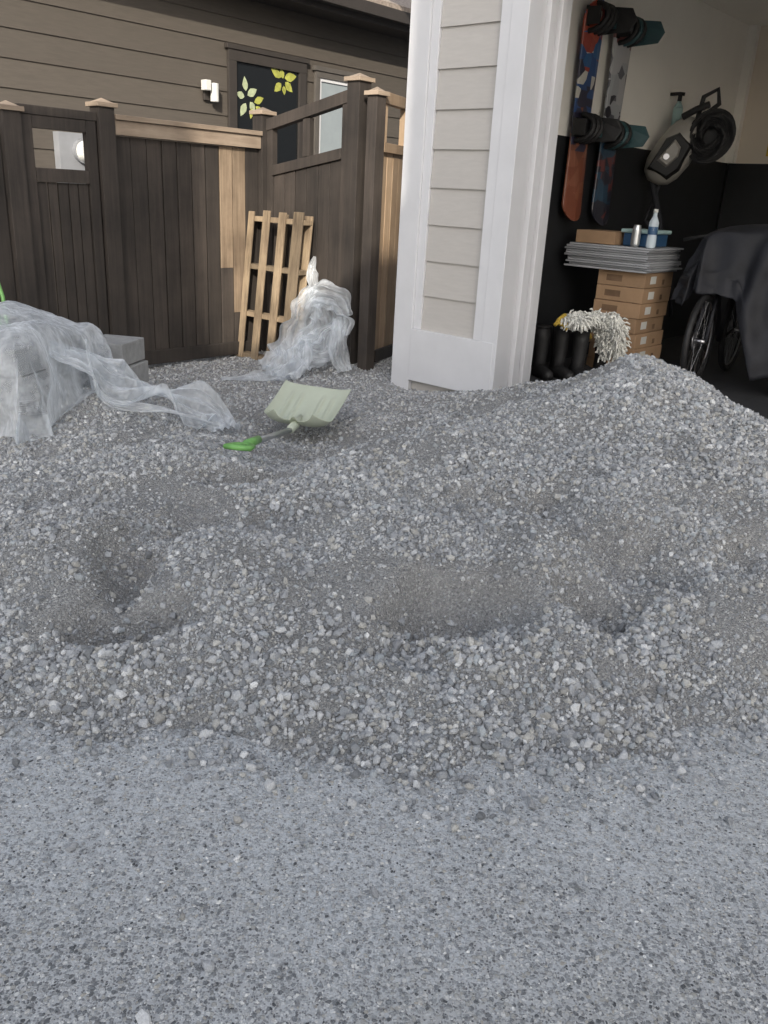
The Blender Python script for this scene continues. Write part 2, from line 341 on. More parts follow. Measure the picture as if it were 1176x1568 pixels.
for (cx,cy,r,m) in ((-.80,2.22,.16,260),(.24,2.33,.22,420),(.82,2.45,.22,360),(.6,3.35,.4,500),(-.3,3.3,.35,500),(1.5,4.2,.55,2000),(1.3,3.6,.5,1000),(-.2,2.2,.3,300),(.5,2.1,.3,300)):
    a=rng.uniform(0,2*math.pi,m); q=r*np.sqrt(rng.random(m)); x=cx+np.cos(a)*q; y=cy+np.sin(a)*q*.7; emit(x,y,np.minimum(.0092*np.exp(rng.normal(0,.32,m)),.018),.4)
x,y=pts(-1.8,2.1,.6,2.6,6500); h=hz(x,y); dtoe=np.clip(-h,0,1)/.30+np.clip(1.5-y,0,2)*.8
k=(h<=.006)&(rng.random(len(x))<np.exp(-dtoe*9)*.85+.008); x=x[k];y=y[k]
s=np.minimum(.0052*np.exp(rng.normal(0,.5,len(x))),.015); PX.append(x);PY.append(y);PS.append(s);PZ.append(s*.45)
def rocks(px,py,pz,ps,flat=1.0):
    M=len(px)
    q=rng.normal(size=(M,4)); q/=np.linalg.norm(q,axis=1)[:,None]; w_,x_,y_,z_=q.T
    R=np.stack([1-2*(y_**2+z_**2),2*(x_*y_-z_*w_),2*(x_*z_+y_*w_),2*(x_*y_+z_*w_),1-2*(x_**2+z_**2),2*(y_*z_-x_*w_),2*(x_*z_-y_*w_),2*(y_*z_+x_*w_),1-2*(x_**2+y_**2)],1).reshape(M,3,3)
    pv=protos[rng.integers(0,30,M)]*ps[:,None,None]*1.15
    pv=np.einsum('mij,mkj->mki',R,pv); pv[:,:,2]*=flat
    pv=pv+np.stack([px,py,pz],1)[:,None,:]
    return pv.reshape(-1,3),(icf[None]+(np.arange(M)*12)[:,None,None]).reshape(-1,3)
px=np.concatenate(PX);py=np.concatenate(PY);ps=np.concatenate(PS);pz=np.concatenate(PZ); M=len(px)
rv,rf=rocks(px,py,pz,ps)
pal=np.array([(.41,.418,.428),(.35,.358,.372),(.50,.504,.505),(.28,.29,.302),(.46,.45,.42),(.41,.40,.375),(.62,.622,.615),(.21,.218,.226),(.38,.402,.416)])
ci=rng.choice(9,M,p=[.2,.17,.16,.12,.07,.07,.06,.06,.09]); rc=pal[ci]*rng.uniform(.80,1.18,(M,1))
idx=np.arange(nx*ny).reshape(nx,ny)
qf=np.stack([idx[:-1,:-1],idx[1:,:-1],idx[1:,1:],idx[:-1,1:]],-1)
keep=(np.maximum.reduce([Z[:-1,:-1],Z[1:,:-1],Z[1:,1:],Z[:-1,1:]])>-.01); qf=qf[keep]
hv=np.stack([X,Y,Z],-1).reshape(-1,3)
def rawmesh(name,V,quads,tris,cols,mats,parent=None):
    nq=len(quads); nr=len(tris)
    me=bpy.data.meshes.new(name); me.vertices.add(len(V)); me.vertices.foreach_set("co",V.astype(np.float32).ravel())
    loops=np.concatenate([quads.ravel(),tris.ravel()]).astype(np.int32)
    me.loops.add(len(loops)); me.loops.foreach_set("vertex_index",loops)
    me.polygons.add(nq+nr); ls=np.concatenate([np.arange(nq)*4,nq*4+np.arange(nr)*3]).astype(np.int32)
    me.polygons.foreach_set("loop_start",ls)
    me.polygons.foreach_set("material_index",np.concatenate([np.zeros(nq),np.full(nr,len(mats)-1)]).astype(np.int32))
    me.polygons.foreach_set("use_smooth",np.concatenate([np.ones(nq),np.zeros(nr)]).astype(bool))
    at=me.attributes.new("col",'FLOAT_COLOR','POINT'); at.data.foreach_set("color",cols.astype(np.float32).ravel())
    for m in mats: me.materials.append(m)
    me.update(calc_edges=True)
    ob=bpy.data.objects.new(name,me); sc.collection.objects.link(ob)
    if parent: ob.parent=parent
    return ob
cc=np.ones((len(hv)+len(rv),4)); cc[len(hv):,:3]=np.repeat(rc,12,axis=0)
rawmesh("gravel_pile",np.concatenate([hv,rv]),qf,rf+len(hv),cc,[M_fines,M_stone])
x,y=pts(-1.5,1.7,.75,2.6,3600); k=(hz(x,y)<.01)&(np.abs(x)<.5*y+.45); x=x[k];y=y[k]; m_=len(x)
s=np.minimum(.0032*np.exp(rng.normal(0,.30,m_)),.0065)
rv2,rf2=rocks(x,y,-s*.12,s,.55)
pal2=np.array([(.09,.095,.10),(.16,.165,.17),(.27,.27,.27),(.42,.40,.36),(.54,.53,.51),(.75,.745,.72),(.34,.35,.36)])
c2=pal2[rng.choice(7,m_,p=[.12,.16,.17,.15,.16,.13,.11])]*rng.uniform(.85,1.15,(m_,1))
c4=np.ones((len(rv2),4)); c4[:,:3]=np.repeat(c2,12,axis=0)
rawmesh("aggregate_stones",rv2,np.zeros((0,4),int),rf2,c4,[M_stone],drv)
# ------------------------------------------------------------------ fence
FR=frame((-2.05,6.73),E1,E2)
def post(mb,fr,s,n,w,z1,z0=-.05,cap=True):
    mb.box(fr,s-w/2,s+w/2,n-w/2,n+w/2,z0,z1-.05,0)
    if cap:
        mb.box(fr,s-w/2-.02,s+w/2+.02,n-w/2-.02,n+w/2+.02,z1-.05,z1-.02,1)
        vs=[W(fr,s-w/2,n-w/2,z1-.019),W(fr,s+w/2,n-w/2,z1-.019),W(fr,s+w/2,n+w/2,z1-.019),W(fr,s-w/2,n+w/2,z1-.019),W(fr,s,n,z1+.012)]
        mb.add(vs,[(0,1,4),(1,2,4),(2,3,4),(3,0,4),(3,2,1,0)],1)
def boards(mb,fr,s0,s1,n0,n1,z0,z1,w=.14,gap=.005,mi=0,zt=None,alt={}):
    k=max(1,round((s1-s0)/w)); w=(s1-s0)/k
    for i in range(k):
        a=s0+i*w; j=random.uniform(-.002,.002); g=gap*random.uniform(.3,1.6)
        if zt: t=(zt[0]+(zt[1]-zt[0])*(a-s0)/(s1-s0),zt[0]+(zt[1]-zt[0])*(a+w-s0)/(s1-s0))
        else: t=(z1,z1)
        zz=z0
        if i in alt:
            mb.box(fr,a+g/2,a+w-g/2,n0+j,n1+j,z0,alt[i],mi); zz=alt[i]+.002
        mb.box(fr,a+g/2,a+w-g/2,n0+j,n1+j,zz,z1,2 if i in alt else mi,zt=t)
fence=empty("wooden_fence")
mb=MB()
for s,z in ((-.90,1.90),(-.20,1.99),(1.30,2.08)): post(mb,FR,s,0,.125,z)
post(mb,FR,-2.7,0,.125,1.95)
boards(mb,FR,-2.62,-.97,-.012,.012,.08,1.75)
boards(mb,FR,-.13,1.235,-.012,.012,.06,1.76,w=.137,gap=.009,alt={7:.80,8:.42})  # tops of two boards coloured lighter as a strip of sun
mb.box(FR,-.135,1.235,.014,.05,.06,.17,0); mb.box(FR,-.135,1.235,-.05,-.014,.9,1.0,0)
mb.box(FR,-.135,1.235,-.07,.075,1.865,1.90,1); mb.box(FR,-.133,1.233,.02,.055,1.765,1.862,1); mb.box(FR,-.133,1.233,-.05,.018,1.765,1.862,0)
mb.obj("posts_and_panel",[M_stain,M_cap,M_stain_sunlit],fence,.003)
gate1=empty("fence_gate")
mb=MB()
s0,s1=-.825,-.275
mb.box(FR,s0,s0+.075,-.03,.03,.08,1.84); mb.box(FR,s1-.075,s1,-.03,.03,.08,1.84)
mb.box(FR,s0-.01,s1+.01,-.032,.034,1.842,1.90); mb.box(FR,s0+.076,s1-.076,-.028,.028,1.76,1.84)
mb.box(FR,s0+.076,s1-.076,-.028,.032,1.42,1.51); mb.box(FR,s0+.076,s1-.076,-.028,.032,.09,.2)
boards(mb,FR,s0+.078,s1-.078,-.012,.012,.201,1.419,w=.08,gap=.012)
mb.obj("gate_leaf",[M_stain,M_cap],gate1,.003)
GT=frame((-1.20,7.74),E2,(-E1[0],-E1[1]))
gate2=empty("fence_gate"); mb=MB()
mb.box(GT,.07,.15,-.03,.03,.12,1.98); mb.box(GT,.97,1.035,-.03,.03,.16,2.18)
mb.box(GT,.05,1.04,-.036,.038,0,0,0,zb=(1.90,2.10),zt=(1.99,2.19))
mb.box(GT,.151,.969,-.032,.034,0,0,0,zb=(1.56,1.70),zt=(1.64,1.78))
mb.box(GT,.52,.60,-.025,.025,0,0,0,zb=(1.71,1.72),zt=(1.995,2.0))
mb.box(GT,.151,.969,-.03,.032,.14,.26)
boards(mb,GT,.152,.968,-.012,.012,.261,1.6,w=.135,gap=.012,zt=(1.56,1.695))
mb.obj("gate_leaf",[M_stain,M_cap],gate2,.003)
mb=MB()
post(mb,GT,1.115,0,.13,2.29); post(mb,GT,1.30,0,.10,2.19)
mb.obj("gate_posts",[M_stain,M_cap],gate2,.003)
a2=math.radians(22); RP=frame((-.19,6.94),(math.sin(a2),math.cos(a2)),(math.cos(a2),-math.sin(a2)))
sf=empty("cedar_fence"); mb=MB()
boards(mb,RP,.03,2.2,-.012,.012,.16,1.76,w=.12,gap=.006,mi=0)
mb.box(RP,.03,2.2,-.03,.035,2.1,2.18); mb.box(RP,.03,2.2,-.03,.035,1.761,1.83); mb.box(RP,.03,2.2,.014,.04,.14,.24,1)
for s in (.03,.45,.9,1.35,1.8): mb.box(RP,s,s+.06,-.025,.025,1.832,2.098)
mb.obj("panel",[M_cedar,M_stain],sf,.003)
# ------------------------------------------------------------------ neighbour house
HS=frame((-2.05-2.2*E1[1],6.73+2.2*E1[0]),E1,E2)
house=empty("brown_sided_house")
mb=MB(); mb.box(HS,-6,11,-.3,-.002,-.05,3.6,0); mb.lap(HS,-6,11,0,3.55,.243,0,0); mb.obj("walls",[M_siding],house)
mb=MB(); mb.box(HS,-6.3,11.3,.38,.41,3.36,3.52,0); mb.box(HS,-6.3,11.3,-.002,.379,3.36,3.375,0)
mb.box(HS,-6.3,11.3,.411,.52,3.42,3.54,0)
mb.obj("eave",[M_trimd],house)
mb=MB()
vs=[W(HS,-6.3,.5,3.545),W(HS,11.3,.5,3.545),W(HS,11.3,-4,5.8),W(HS,-6.3,-4,5.8)]
vs+= [(v[0],v[1],v[2]+.05) for v in vs]
mb.add(vs,[(3,2,1,0),(4,5,6,7),(0,1,5,4),(1,2,6,5),(2,3,7,6),(3,0,4,7)]); mb.obj("roof",[M_roof],house)
def window(s0,s1,z0,z1,fm,name,gm,fw=.08,pm=None):
    w=empty(name); w.parent=house; mb=MB()
    mb.box(HS,s0,s1,.019,.06,z1-fw,z1,0); mb.box(HS,s0,s1,.019,.06,z0,z0+fw,0)
    mb.box(HS,s0,s0+fw,.019,.059,z0+fw,z1-fw,0); mb.box(HS,s1-fw,s1,.019,.059,z0+fw,z1-fw,0)
    mb.box(HS,s0-.03,s1+.03,.018,.075,z1,z1+.05,0)
    mb.obj("frame",[fm],w,.003)
    mb=MB(); mb.box(HS,s0+fw,s1-fw,.019,.03,z0+fw,z1-fw,0); mb.obj("pane",[gm],w)
    if pm:
        mb=MB(); f2=.035
        a,b_,c,d_=s0+fw,s1-fw,z0+fw,z1-fw
        mb.box(HS,a,b_,.031,.045,d_-f2,d_); mb.box(HS,a,b_,.031,.045,c,c+f2); mb.box(HS,a,a+f2,.031,.0445,c+f2,d_-f2); mb.box(HS,b_-f2,b_,.031,.0445,c+f2,d_-f2)
        mb.obj("sash",[pm],w)
    return w
M_wtrim=simple("grey_window_trim",(.10,.09,.08),.6,.1)
w1=window(2.63,3.78,1.2,2.85,M_trimd,"window",M_glass,.11)
w2=window(3.93,4.62,1.5,2.80,M_wtrim,"window",M_blind,.07,M_white)
mb=MB()
def leaf(cs,cz,L_,ang,wid,mi):
    ca,sa=math.cos(ang),math.sin(ang); vs=[]
    for u,v in ((0,0),(.2,.35),(.45,.5),(.75,.3),(1,0),(.75,-.3),(.45,-.5),(.2,-.35)):
        a=u*L_; b=v*wid; vs.append(W(HS,cs+a*ca-b*sa,.034+random.uniform(0,.004),cz+a*sa+b*ca))
    mb.add(vs,[tuple(range(8))],mi)
for cs,cz,a_,l_,w_ in ((3.40,2.66,2.7,.17,.09),(3.43,2.65,1.9,.12,.07),(3.45,2.66,.2,.19,.10),(3.46,2.62,5.6,.15,.09),(3.40,2.60,3.9,.14,.09),(3.44,2.58,4.8,.10,.06)): leaf(cs,cz,l_,a_,w_,0)
for cs,cz,a_,l_,w_ in ((2.88,2.46,1.7,.15,.08),(2.90,2.42,.5,.16,.09),(2.86,2.40,2.9,.12,.08),(2.88,2.34,4.2,.16,.09),(2.94,2.36,5.3,.12,.08)): leaf(cs,cz,l_,a_,w_,1)
for cs,cz,a_,l_,w_ in ((3.0,2.36,.4,.15,.08),(3.02,2.32,5.7,.12,.07),(2.97,2.30,4.5,.12,.06)): leaf(cs,cz,l_,a_,w_,0)
mb.obj("leaf_decals",[M_leafy,M_leafw],w1)
lamp=empty("wall_lamp"); mb=MB(); mb.box(HS,2.30,2.40,.02,.05,2.31,2.50,1); mb.box(HS,2.26,2.33,.051,.14,2.40,2.5,0); mb.cyl(W(HS,2.40,.10,2.30),W(HS,2.40,.10,2.48),.045,.045,mi=0); mb.obj("lamp_body",[M_label,M_trimd],lamp,.006)
mt=empty("electric_meter"); mb=MB(); mb.box(HS,.56,.94,.02,.12,1.40,1.86,0); 
c0=Vector(W(HS,.80,.12,1.70)); dn=Vector((E2[0],E2[1],0)); mb.cyl(c0,c0+dn*.05,.11,seg=24,mi=0); mb.cyl(c0+dn*.05,c0+dn*.12,.095,.085,seg=24,mi=1); mb.cyl(c0+dn*.121,c0+dn*.124,.05,seg=20,mi=2)
mb.cyl(W(HS,.75,.07,0),W(HS,.75,.07,1.4),.03,mi=2); mb.obj("meter",[M_panelg,M_mopw,M_trimd],mt,.004)
# ------------------------------------------------------------------ garage building
GF=frame((.05,6.52),E2,(-E1[0],-E1[1]))
gar=empty("white_garage")
D=5.0
mb=MB()
mb.box(GF,0,.90,-.14,-.001,.02,3.05,0)
mb.lap(GF,.222,.722,.52,3.05,.25,.002,0,th=.018)
mb.obj("siding",[M_wsid],gar)
mb=MB()
mb.box(GF,-.03,.15,.0,.045,-.02,6.2); mb.box(GF,.151,.22,.0,.028,.521,3.05)
mb.box(GF,.724,.90,.0,.045,.521,3.05)
mb.box(GF,.151,.905,.0,.052,.13,.52)
mb.box(GF,-.03,-.001,-.16,-.001,-.02,6.2)
mb.obj("trim_boards",[M_white],gar,.003)
mb=MB()
for (n0,n1,s) in ((-.10,.048,.935),(-.165,-.104,.918),(-.22,-.169,.952),(-.30,-.224,.920),(-.36,-.304,.950),(-.45,-.364,.93)):
    mb.box(GF,.80 if n0>-.13 else .36,s,n0,n1,.0,3.0)
mb.obj("door_jamb",[M_white],gar,.004)
mb=MB()
mb.box(GF,.0,7.6,-.13,-.001,3.0,6.2,0); mb.lap(GF,.16,7.6,3.25,6.2,.25,.002,0); mb.box(GF,6.0,7.6,-.13,-.001,0,3.0,0)
mb.box(GF,-.0,.14,-9,-.161,-.02,6.2,0); mb.box(GF,7.46,7.6,-9,-.14,0,6.2,0); mb.box(GF,0.141,7.459,-9,-8.86,0,6.2,0)
mb.obj("upper_walls",[M_wsid],gar)
mb=MB(); mb.box(GF,.9,6.0,.0,.05,3.0,3.24); mb.obj("header_trim",[M_white],gar)
mb=MB(); mb.box(GF,-.4,8,-9.4,.4,6.2,6.35); mb.obj("roof",[M_roof],gar)
mb=MB()
mb.box(GF,.141,.35,-D,-.46,1.975,3.3,0); mb.box(GF,.36,3.2,-D-.1,-D-.001,1.975,3.3,1); mb.box(GF,3.201,7.4,-D-.1,-D-.001,.12,3.3,0)  # out-of-view end of the back wall left pale to bounce light
mb.box(GF,.141,.352,-D,-.46,.10,1.975,2); mb.box(GF,.36,3.2,-D-.1,-D-.002,.10,1.975,2)
mb.box(GF,.141,7.4,-D-.1,-.14,3.3,3.4,0)
mb.box(GF,7.3,7.45,-D,-.14,.1,3.3,0)
mb.box(GF,.352,.44,-D,-D+.09,1.975,3.3,0)
mb.obj("interior_walls",[M_gwall,M_gback,M_black],gar)
mb=MB(); mb.box(GF,.2,3.2,-D-.1,-.05,-.1,.12,0); mb.box(GF,3.202,7.4,-D-.1,-.05,-.1,.12,1); mb.obj("garage_floor",[M_floor,M_bounce],gar)  # second slab is the unseen pale one, put in for bounce light
# ------------------------------------------------------------------ garage contents
IW=frame((.05+.352*E2[0],6.52+.352*E2[1]),E1,E2)
up=Vector((0,0,1))
M_bind=simple("binding_teal",(.03,.08,.09),.5,.2)
def board_outline(L,w,k=14):
    o=[]
    for i in range(k+1):
        t=math.pi*i/k; o.append((w*math.cos(t), L-w*.9+w*.9*math.sin(t)))
    o2=[(x,-y) for x,y in o[::-1]]
    return o+[( -w*.86,0)]+o2+[(w*.86,0)]
def snowboard(sc_,zc,L,w,mat,tilt,alt):
    par=empty("snowboard"); mb=MB(); o=board_outline(L/2,w/2)
    ca,sa=math.cos(tilt),math.sin(tilt)
    f=[];bk=[]
    for x,y in o:
        u=x*ca-y*sa; v=x*sa+y*ca; lift=.05*max(0,(abs(y)-L*.38)/(L*.12))**2
        f.append(W(IW,sc_+u,.07+lift,zc+v)); bk.append(W(IW,sc_+u,.058+lift,zc+v))
    n=len(o); mb.add(f+bk,[tuple(range(n)),tuple(range(n,2*n))[::-1]]+[(i,(i+1)%n,n+(i+1)%n,n+i) for i in range(n)])
    mb.obj("deck",[mat],par)
    mb=MB()
    for dz in (-.10,.68):
        cs=sc_-dz*sa; cz=zc+dz*ca
        mb.box(IW,cs-.14,cs+.14,.071,.095,cz-.07,cz+.07,0)
        mb.box(IW,cs-.14,cs-.11,.095,.19,cz-.06,cz+.06,0); mb.box(IW,cs+.10,cs+.13,.095,.20,cz-.06,cz+.06,1)
        for k_,q in enumerate((-.07,.0,.06)):
            mb.tube([W(IW,cs+q+.03*math.cos(t),.09+.13*math.sin(t),cz+.10*math.cos(t)) for t in np.linspace(0,math.pi,10)],.022,6,alt if k_==1 else 0)
        g=[W(IW,cs+.10,.09,cz-.10),W(IW,cs+.10,.09,cz+.10),W(IW,cs+.15,.30,cz+.08),W(IW,cs+.17,.34,cz),W(IW,cs+.15,.30,cz-.08)]
        g2=[(a+.012,b_,c) for a,b_,c in g]; mb.add(g+g2,[(0,1,2,3,4),(9,8,7,6,5)]+[(i,5+i,5+(i+1)%5,(i+1)%5) for i in range(5)],alt)
    mb.obj("bindings",[M_rubber,M_bind],par,.006)
def boardmat(name,stops,zlo,zhi,sc1=5):
    m,nt,b=newmat(name); v=coords(nt); sp=N(nt,"ShaderNodeSeparateXYZ"); nt.links.new(v,sp.inputs[0])
    vo=N(nt,"ShaderNodeTexVoronoi"); vo.inputs["Scale"].default_value=sc1; nt.links.new(v,vo.inputs["Vector"]); s2=N(nt,"ShaderNodeSeparateColor"); nt.links.new(vo.outputs["Color"],s2.inputs[0])
    f=mathn(nt,'DIVIDE',mathn(nt,'SUBTRACT',sp.outputs[2],zlo),zhi-zlo)
    f=mathn(nt,'MULTIPLY_ADD',mathn(nt,'SUBTRACT',s2.outputs[0],.5),.35,f)
    nt.links.new(ramp(nt,f,stops,'CONSTANT'),b.inputs["Base Color"]); b.inputs["Roughness"].default_value=.3
    return m
MB1=boardmat("board_orange_blue",[(0,(.18,.055,.03)),(.22,(.22,.08,.045)),(.40,(.15,.05,.03)),(.50,(.025,.025,.05)),(.58,(.025,.07,.20)),(.70,(.55,.53,.48)),(.78,(.30,.05,.035)),(.86,(.03,.11,.26)),(.95,(.38,.07,.04))],1.34,2.95,9)
MB2=boardmat("board_dark_grey",[(0,(.02,.02,.03)),(.12,(.12,.035,.035)),(.2,(.025,.055,.09)),(.33,(.02,.02,.03)),(.45,(.36,.37,.39)),(.62,(.10,.10,.12)),(.70,(.42,.42,.43)),(.9,(.18,.07,.07))],1.32,3.0,12)
snowboard(1.62,2.14,1.62,.30,MB1,.0,0); snowboard(2.12,2.13,1.66,.31,MB2,.0,1)
st=empty("cardboard_box_stack"); mb=MB(); ml=MB()
z=.121
for i in range(7):
    h=.122; j=random.uniform(-.02,.02)
    mb.box(IW,1.60+j,2.12+j,.40+j,.82+j,z,z+h-.004,0)
    ml.box(IW,1.70+j,1.80+j,.8205+j,.823+j,z+.03,z+.09,1); ml.box(IW,1.92+j,1.96+j,.8205+j,.823+j,z+.02,z+.06,0)
    ml.box(IW,1.598+j,1.5995+j,.48+j,.62+j,z+.035,z+.085,0)
    z+=h
mb.obj("boxes",[M_card],st,.003); ml.obj("labels",[M_cardd,M_label],st)
ps_=empty("grey_panel_stack"); mb=MB()
for i in range(11):
    j=random.uniform(-.02,.02); mb.box(IW,1.56+j,2.16+j,.12+j,.86+j,z,z+.014); z+=.0175
mb.obj("panels",[M_panelg],ps_)
mb=MB(); mb.box(IW,1.6,2.0,.16,.52,z,z+.10); ob=mb.obj("cardboard_box",[M_card],None,.004)
cb=empty("storage_bin"); mb=MB()
mb.box(IW,1.68,2.02,.55,.78,z,z+.10,0); mb.box(IW,1.66,2.04,.53,.80,z+.101,z+.13,1); mb.obj("bin",[M_blue,M_teal],cb,.01)
mb=MB(); c0=Vector(W(IW,1.6,.70,z))
for (za,zb_,ra,rb) in ((0,.02,.03,.036),(.02,.13,.036,.036),(.13,.16,.036,.028),(.16,.165,.028,.028)): mb.cyl(c0+Vector((0,0,za)),c0+Vector((0,0,zb_)),ra,rb,seg=20)
mb.obj("drink_can",[M_alu])
mb=MB(); c0=Vector(W(IW,1.63,.82,z)); prof=[(0,.034),(.01,.038),(.08,.038),(.10,.034),(.13,.038),(.19,.038),(.24,.016),(.265,.016)]
for (za,ra),(zb_,rb) in zip(prof,prof[1:]): mb.cyl(c0+Vector((0,0,za)),c0+Vector((0,0,zb_)),ra,rb,seg=20,caps=False)
mb.cyl(c0+Vector((0,0,.265)),c0+Vector((0,0,.29)),.018,mi=2); mb.cyl(c0+Vector((0,0,.10)),c0+Vector((0,0,.16)),.0388,mi=1,caps=False)
mb.obj("water_bottle",[M_bottle,M_blue,M_label],None,0,True)
def boot(s,n,ang):
    b=empty("rubber_boot"); mb=MB(); o=Vector(W(IW,s,n,.12)); d=Vector((math.sin(ang),-math.cos(ang),0))
    mb.tube([o+up*z_ for z_ in (.05,.15,.3,.40)],[.055,.052,.062,.068],14,0)
    mb.tube([o+up*.05-d*.05,o+up*.055,o+up*.05+d*.1,o+up*.04+d*.17,o+up*.035+d*.21],[.04,.06,.05,.048,.03],12,0)
    mb.tube([o+up*.40,o+up*.412],[.072,.072],14,0)
    mb.obj("boot",[M_rubber],b,0,True)
for (s,n,a_) in ((1.02,.30,.3),(1.12,.42,.4),(1.25,.32,.2),(1.38,.45,.5),(1.15,.58,.4),(1.45,.62,.3)): boot(s,n,a_)
mp=empty("fringed_mop")
def drape(c,L_,W_,zt,zd,seed):
    G=np.zeros((30,16,3))
    for i in range(30):
        for j in range(16):
            u=i/29;v=j/15
            s=c[0]+(u-.5)*L_; n_=c[1]+(v-.5)*W_
            zz=zt-zd*abs(u-.35)**1.6-.10*max(0,v-.6)**1.2+.02*noise.noise((u*6,v*5,seed))
            G[i,j]=W(IW,s,n_+.0,zz)
    return G
gridobj("backing",drape((1.04,.56),.42,.12,.64,.30,2),[M_yel],mp,thick=.02)
mb=MB()
for k in range(2600):
    u=random.random()
    if k%3: s=1.14+u*.24; n_=.64+random.random()*.22; z0=.66-.38*u*(.3+.7*random.random())+random.uniform(-.03,.03)
    else: s=.84+u*.46; n_=.56+random.random()*.18; z0=.655-.06*abs(u-.4)+random.uniform(-.04,.02)
    p0=Vector(W(IW,s,n_,z0)); dirv=Vector((random.uniform(-.4,.9),random.uniform(-.8,.2),random.uniform(-1.2,.3))).normalized()
    p1=p0+dirv*.03; p2=p1+(dirv+Vector((0,0,-.8))).normalized()*.03
    mb.tube([p0,p1,p2],[.007,.007,.005],5,0)
mb.obj("fringe",[M_mopw],mp,0,True)
hr=empty("hose_reel"); mb=MB()
CR=W(IW,3.05,.30,2.02); fx=Vector((.93,-.37,0)); fy=Vector((.37,.93,0))
rot=Matrix.Rotation(math.radians(22),3,fy)
def LP(a,b_,c): return Vector(CR)+rot@(fx*a+fy*b_+up*c)
mb.tube([LP(-.06,0,-.38),LP(-.06,0,-.33),LP(-.05,0,-.24),LP(-.03,0,-.10),LP(-.01,0,.05),LP(0,0,.15),LP(0,0,.21),LP(0,0,.24)],[.06,.13,.17,.185,.17,.14,.10,.04],28,0)
mb.obj("reel_body",[M_beige],hr,0,True)
mb=MB()
def prism(pr,y0,y1,mi,taper=.85):
    n=len(pr); cxm=sum(p[0] for p in pr)/n; czm=sum(p[1] for p in pr)/n
    vs=[LP(cxm+(x-cxm)*taper,y0,czm+(z-czm)*taper) for x,z in pr]+[LP(x,y1,z) for x,z in pr]
    mb.add(vs,[tuple(range(n)),tuple(range(n,2*n))[::-1]]+[(i,n+i,n+(i+1)%n,(i+1)%n) for i in range(n)],mi)
prism([(-.16,-.30),(.05,-.31),(.11,-.2),(.11,.04),(-.05,.10),(-.14,0)],-.20,-.10,1)
prism([(-.11,-.20),(.00,-.22),(.05,-.1),(.03,-.02),(-.05,.02)],-.235,-.2005,0,.8)
mb.cyl(LP(-.04,-.236,-.14),LP(-.04,-.255,-.14),.03,mi=2)
mb.cyl(LP(.20,-.06,.16),LP(.20,.12,.16),.17,seg=28,mi=1)
for k in range(22):
    r=.08+.016*(k%10); off=.02*(k//3)-.05
    mb.tube([LP(.20+r*.85*math.cos(t),-.10+off+.03*math.sin(3*t+k),.16+r*math.sin(t)) for t in np.linspace(0,2*math.pi,28,endpoint=False)],.013,6,1,True)
mb.tube([LP(.02,0,.22),LP(-.03,0,.42),LP(.05,0,.52),LP(.12,0,.42),LP(.06,0,.30)],.022,8,1)
mb.tube([LP(-.10,-.1,.2),LP(-.02,-.12,.30),LP(.06,-.1,.38)],.03,8,1)
mb.obj("hose_and_panel",[M_beige,M_rubber,M_chrome],hr,.006)
mb=MB(); mb.tube([LP(-.08,0,-.36),W(IW,2.9,.30,1.3),W(IW,2.88,.32,.8),W(IW,2.9,.33,.14)],.03,8,0)
mb.tube([LP(.0,.05,-.36),LP(.05,0,-.7),W(IW,3.0,.42,1.0),W(IW,3.0,.5,.5)],.018,8,0); mb.obj("stand_pole",[M_cloth],hr)
sb=empty("spray_bottle"); mb=MB(); c0=Vector(W(IW,3.35,.08,2.20))
mb.cyl(c0,c0+up*.16,.045); mb.cyl(c0+up*.16,c0+up*.22,.045,.016); mb.cyl(c0+up*.22,c0+up*.28,.02,mi=1); mb.tube([c0+up*.28-fx*.09,c0+up*.285,c0+up*.28+fx*.04],.016,8,1)
mb.obj("bottle",[M_teal,M_rubber],sb,0,True)
bk=empty("bicycle"); 
bd=Vector((math.sin(math.radians(35)),math.cos(math.radians(35)),0)); bs=Vector((bd.y,-bd.x,0))
w0=Vector((2.44,6.75,.12+.37)); w1_=w0+bd*1.05
mb=MB()
for c in (w0,w1_):
    R_=.345
    mb.tube([c+bd*R_*math.cos(t)+up*R_*math.sin(t) for t in np.linspace(0,2*math.pi,48,endpoint=False)],.026,8,0,True)
    mb.tube([c+bd*.318*math.cos(t)+up*.318*math.sin(t) for t in np.linspace(0,2*math.pi,48,endpoint=False)],.008,6,1,True)
    mb.cyl(c-bs*.05,c+bs*.05,.022,mi=1); mb.cyl(c-bs*.035,c-bs*.03,.08,seg=24,mi=1)
    for k in range(28):
        t=2*math.pi*k/28; o_=bs*(.03 if k%2 else -.03)
        mb.cyl(c+o_,c+bd*.315*math.cos(t)+up*.315*math.sin(t),.0013,seg=4,mi=1,caps=False)
hd=w0+bd*.22+up*.55; seat=w0+bd*.85+up*.48; bb=w0+bd*.60-up*.05
for sg in (-1,1): mb.cyl(w0+bs*.05*sg,hd-up*.1+bs*.03*sg,.014,.018,mi=2)
mb.cyl(hd-up*.12,hd+up*.08,.022,mi=2); mb.cyl(hd-up*.08,bb,.022,mi=2); mb.cyl(hd,seat,.018,mi=2); mb.cyl(bb,seat+up*.15,.018,mi=2); mb.cyl(bb,w1_,.012,mi=2); mb.cyl(seat,w1_,.012,mi=2)
mb.tube([hd+up*.2-bs*.32-bd*.02,hd+up*.24-bs*.15,hd+up*.17,hd+up*.24+bs*.15,hd+up*.2+bs*.32-bd*.02],.014,8,0)
mb.cyl(hd+up*.08,hd+up*.17,.016,mi=1)
mb.obj("frame_and_wheels",[M_rubber,M_chrome,M_cloth],bk,0,True)
n,m=130,130; G=np.zeros((n,m,3)); c=w0+bd*.55+bs*.38
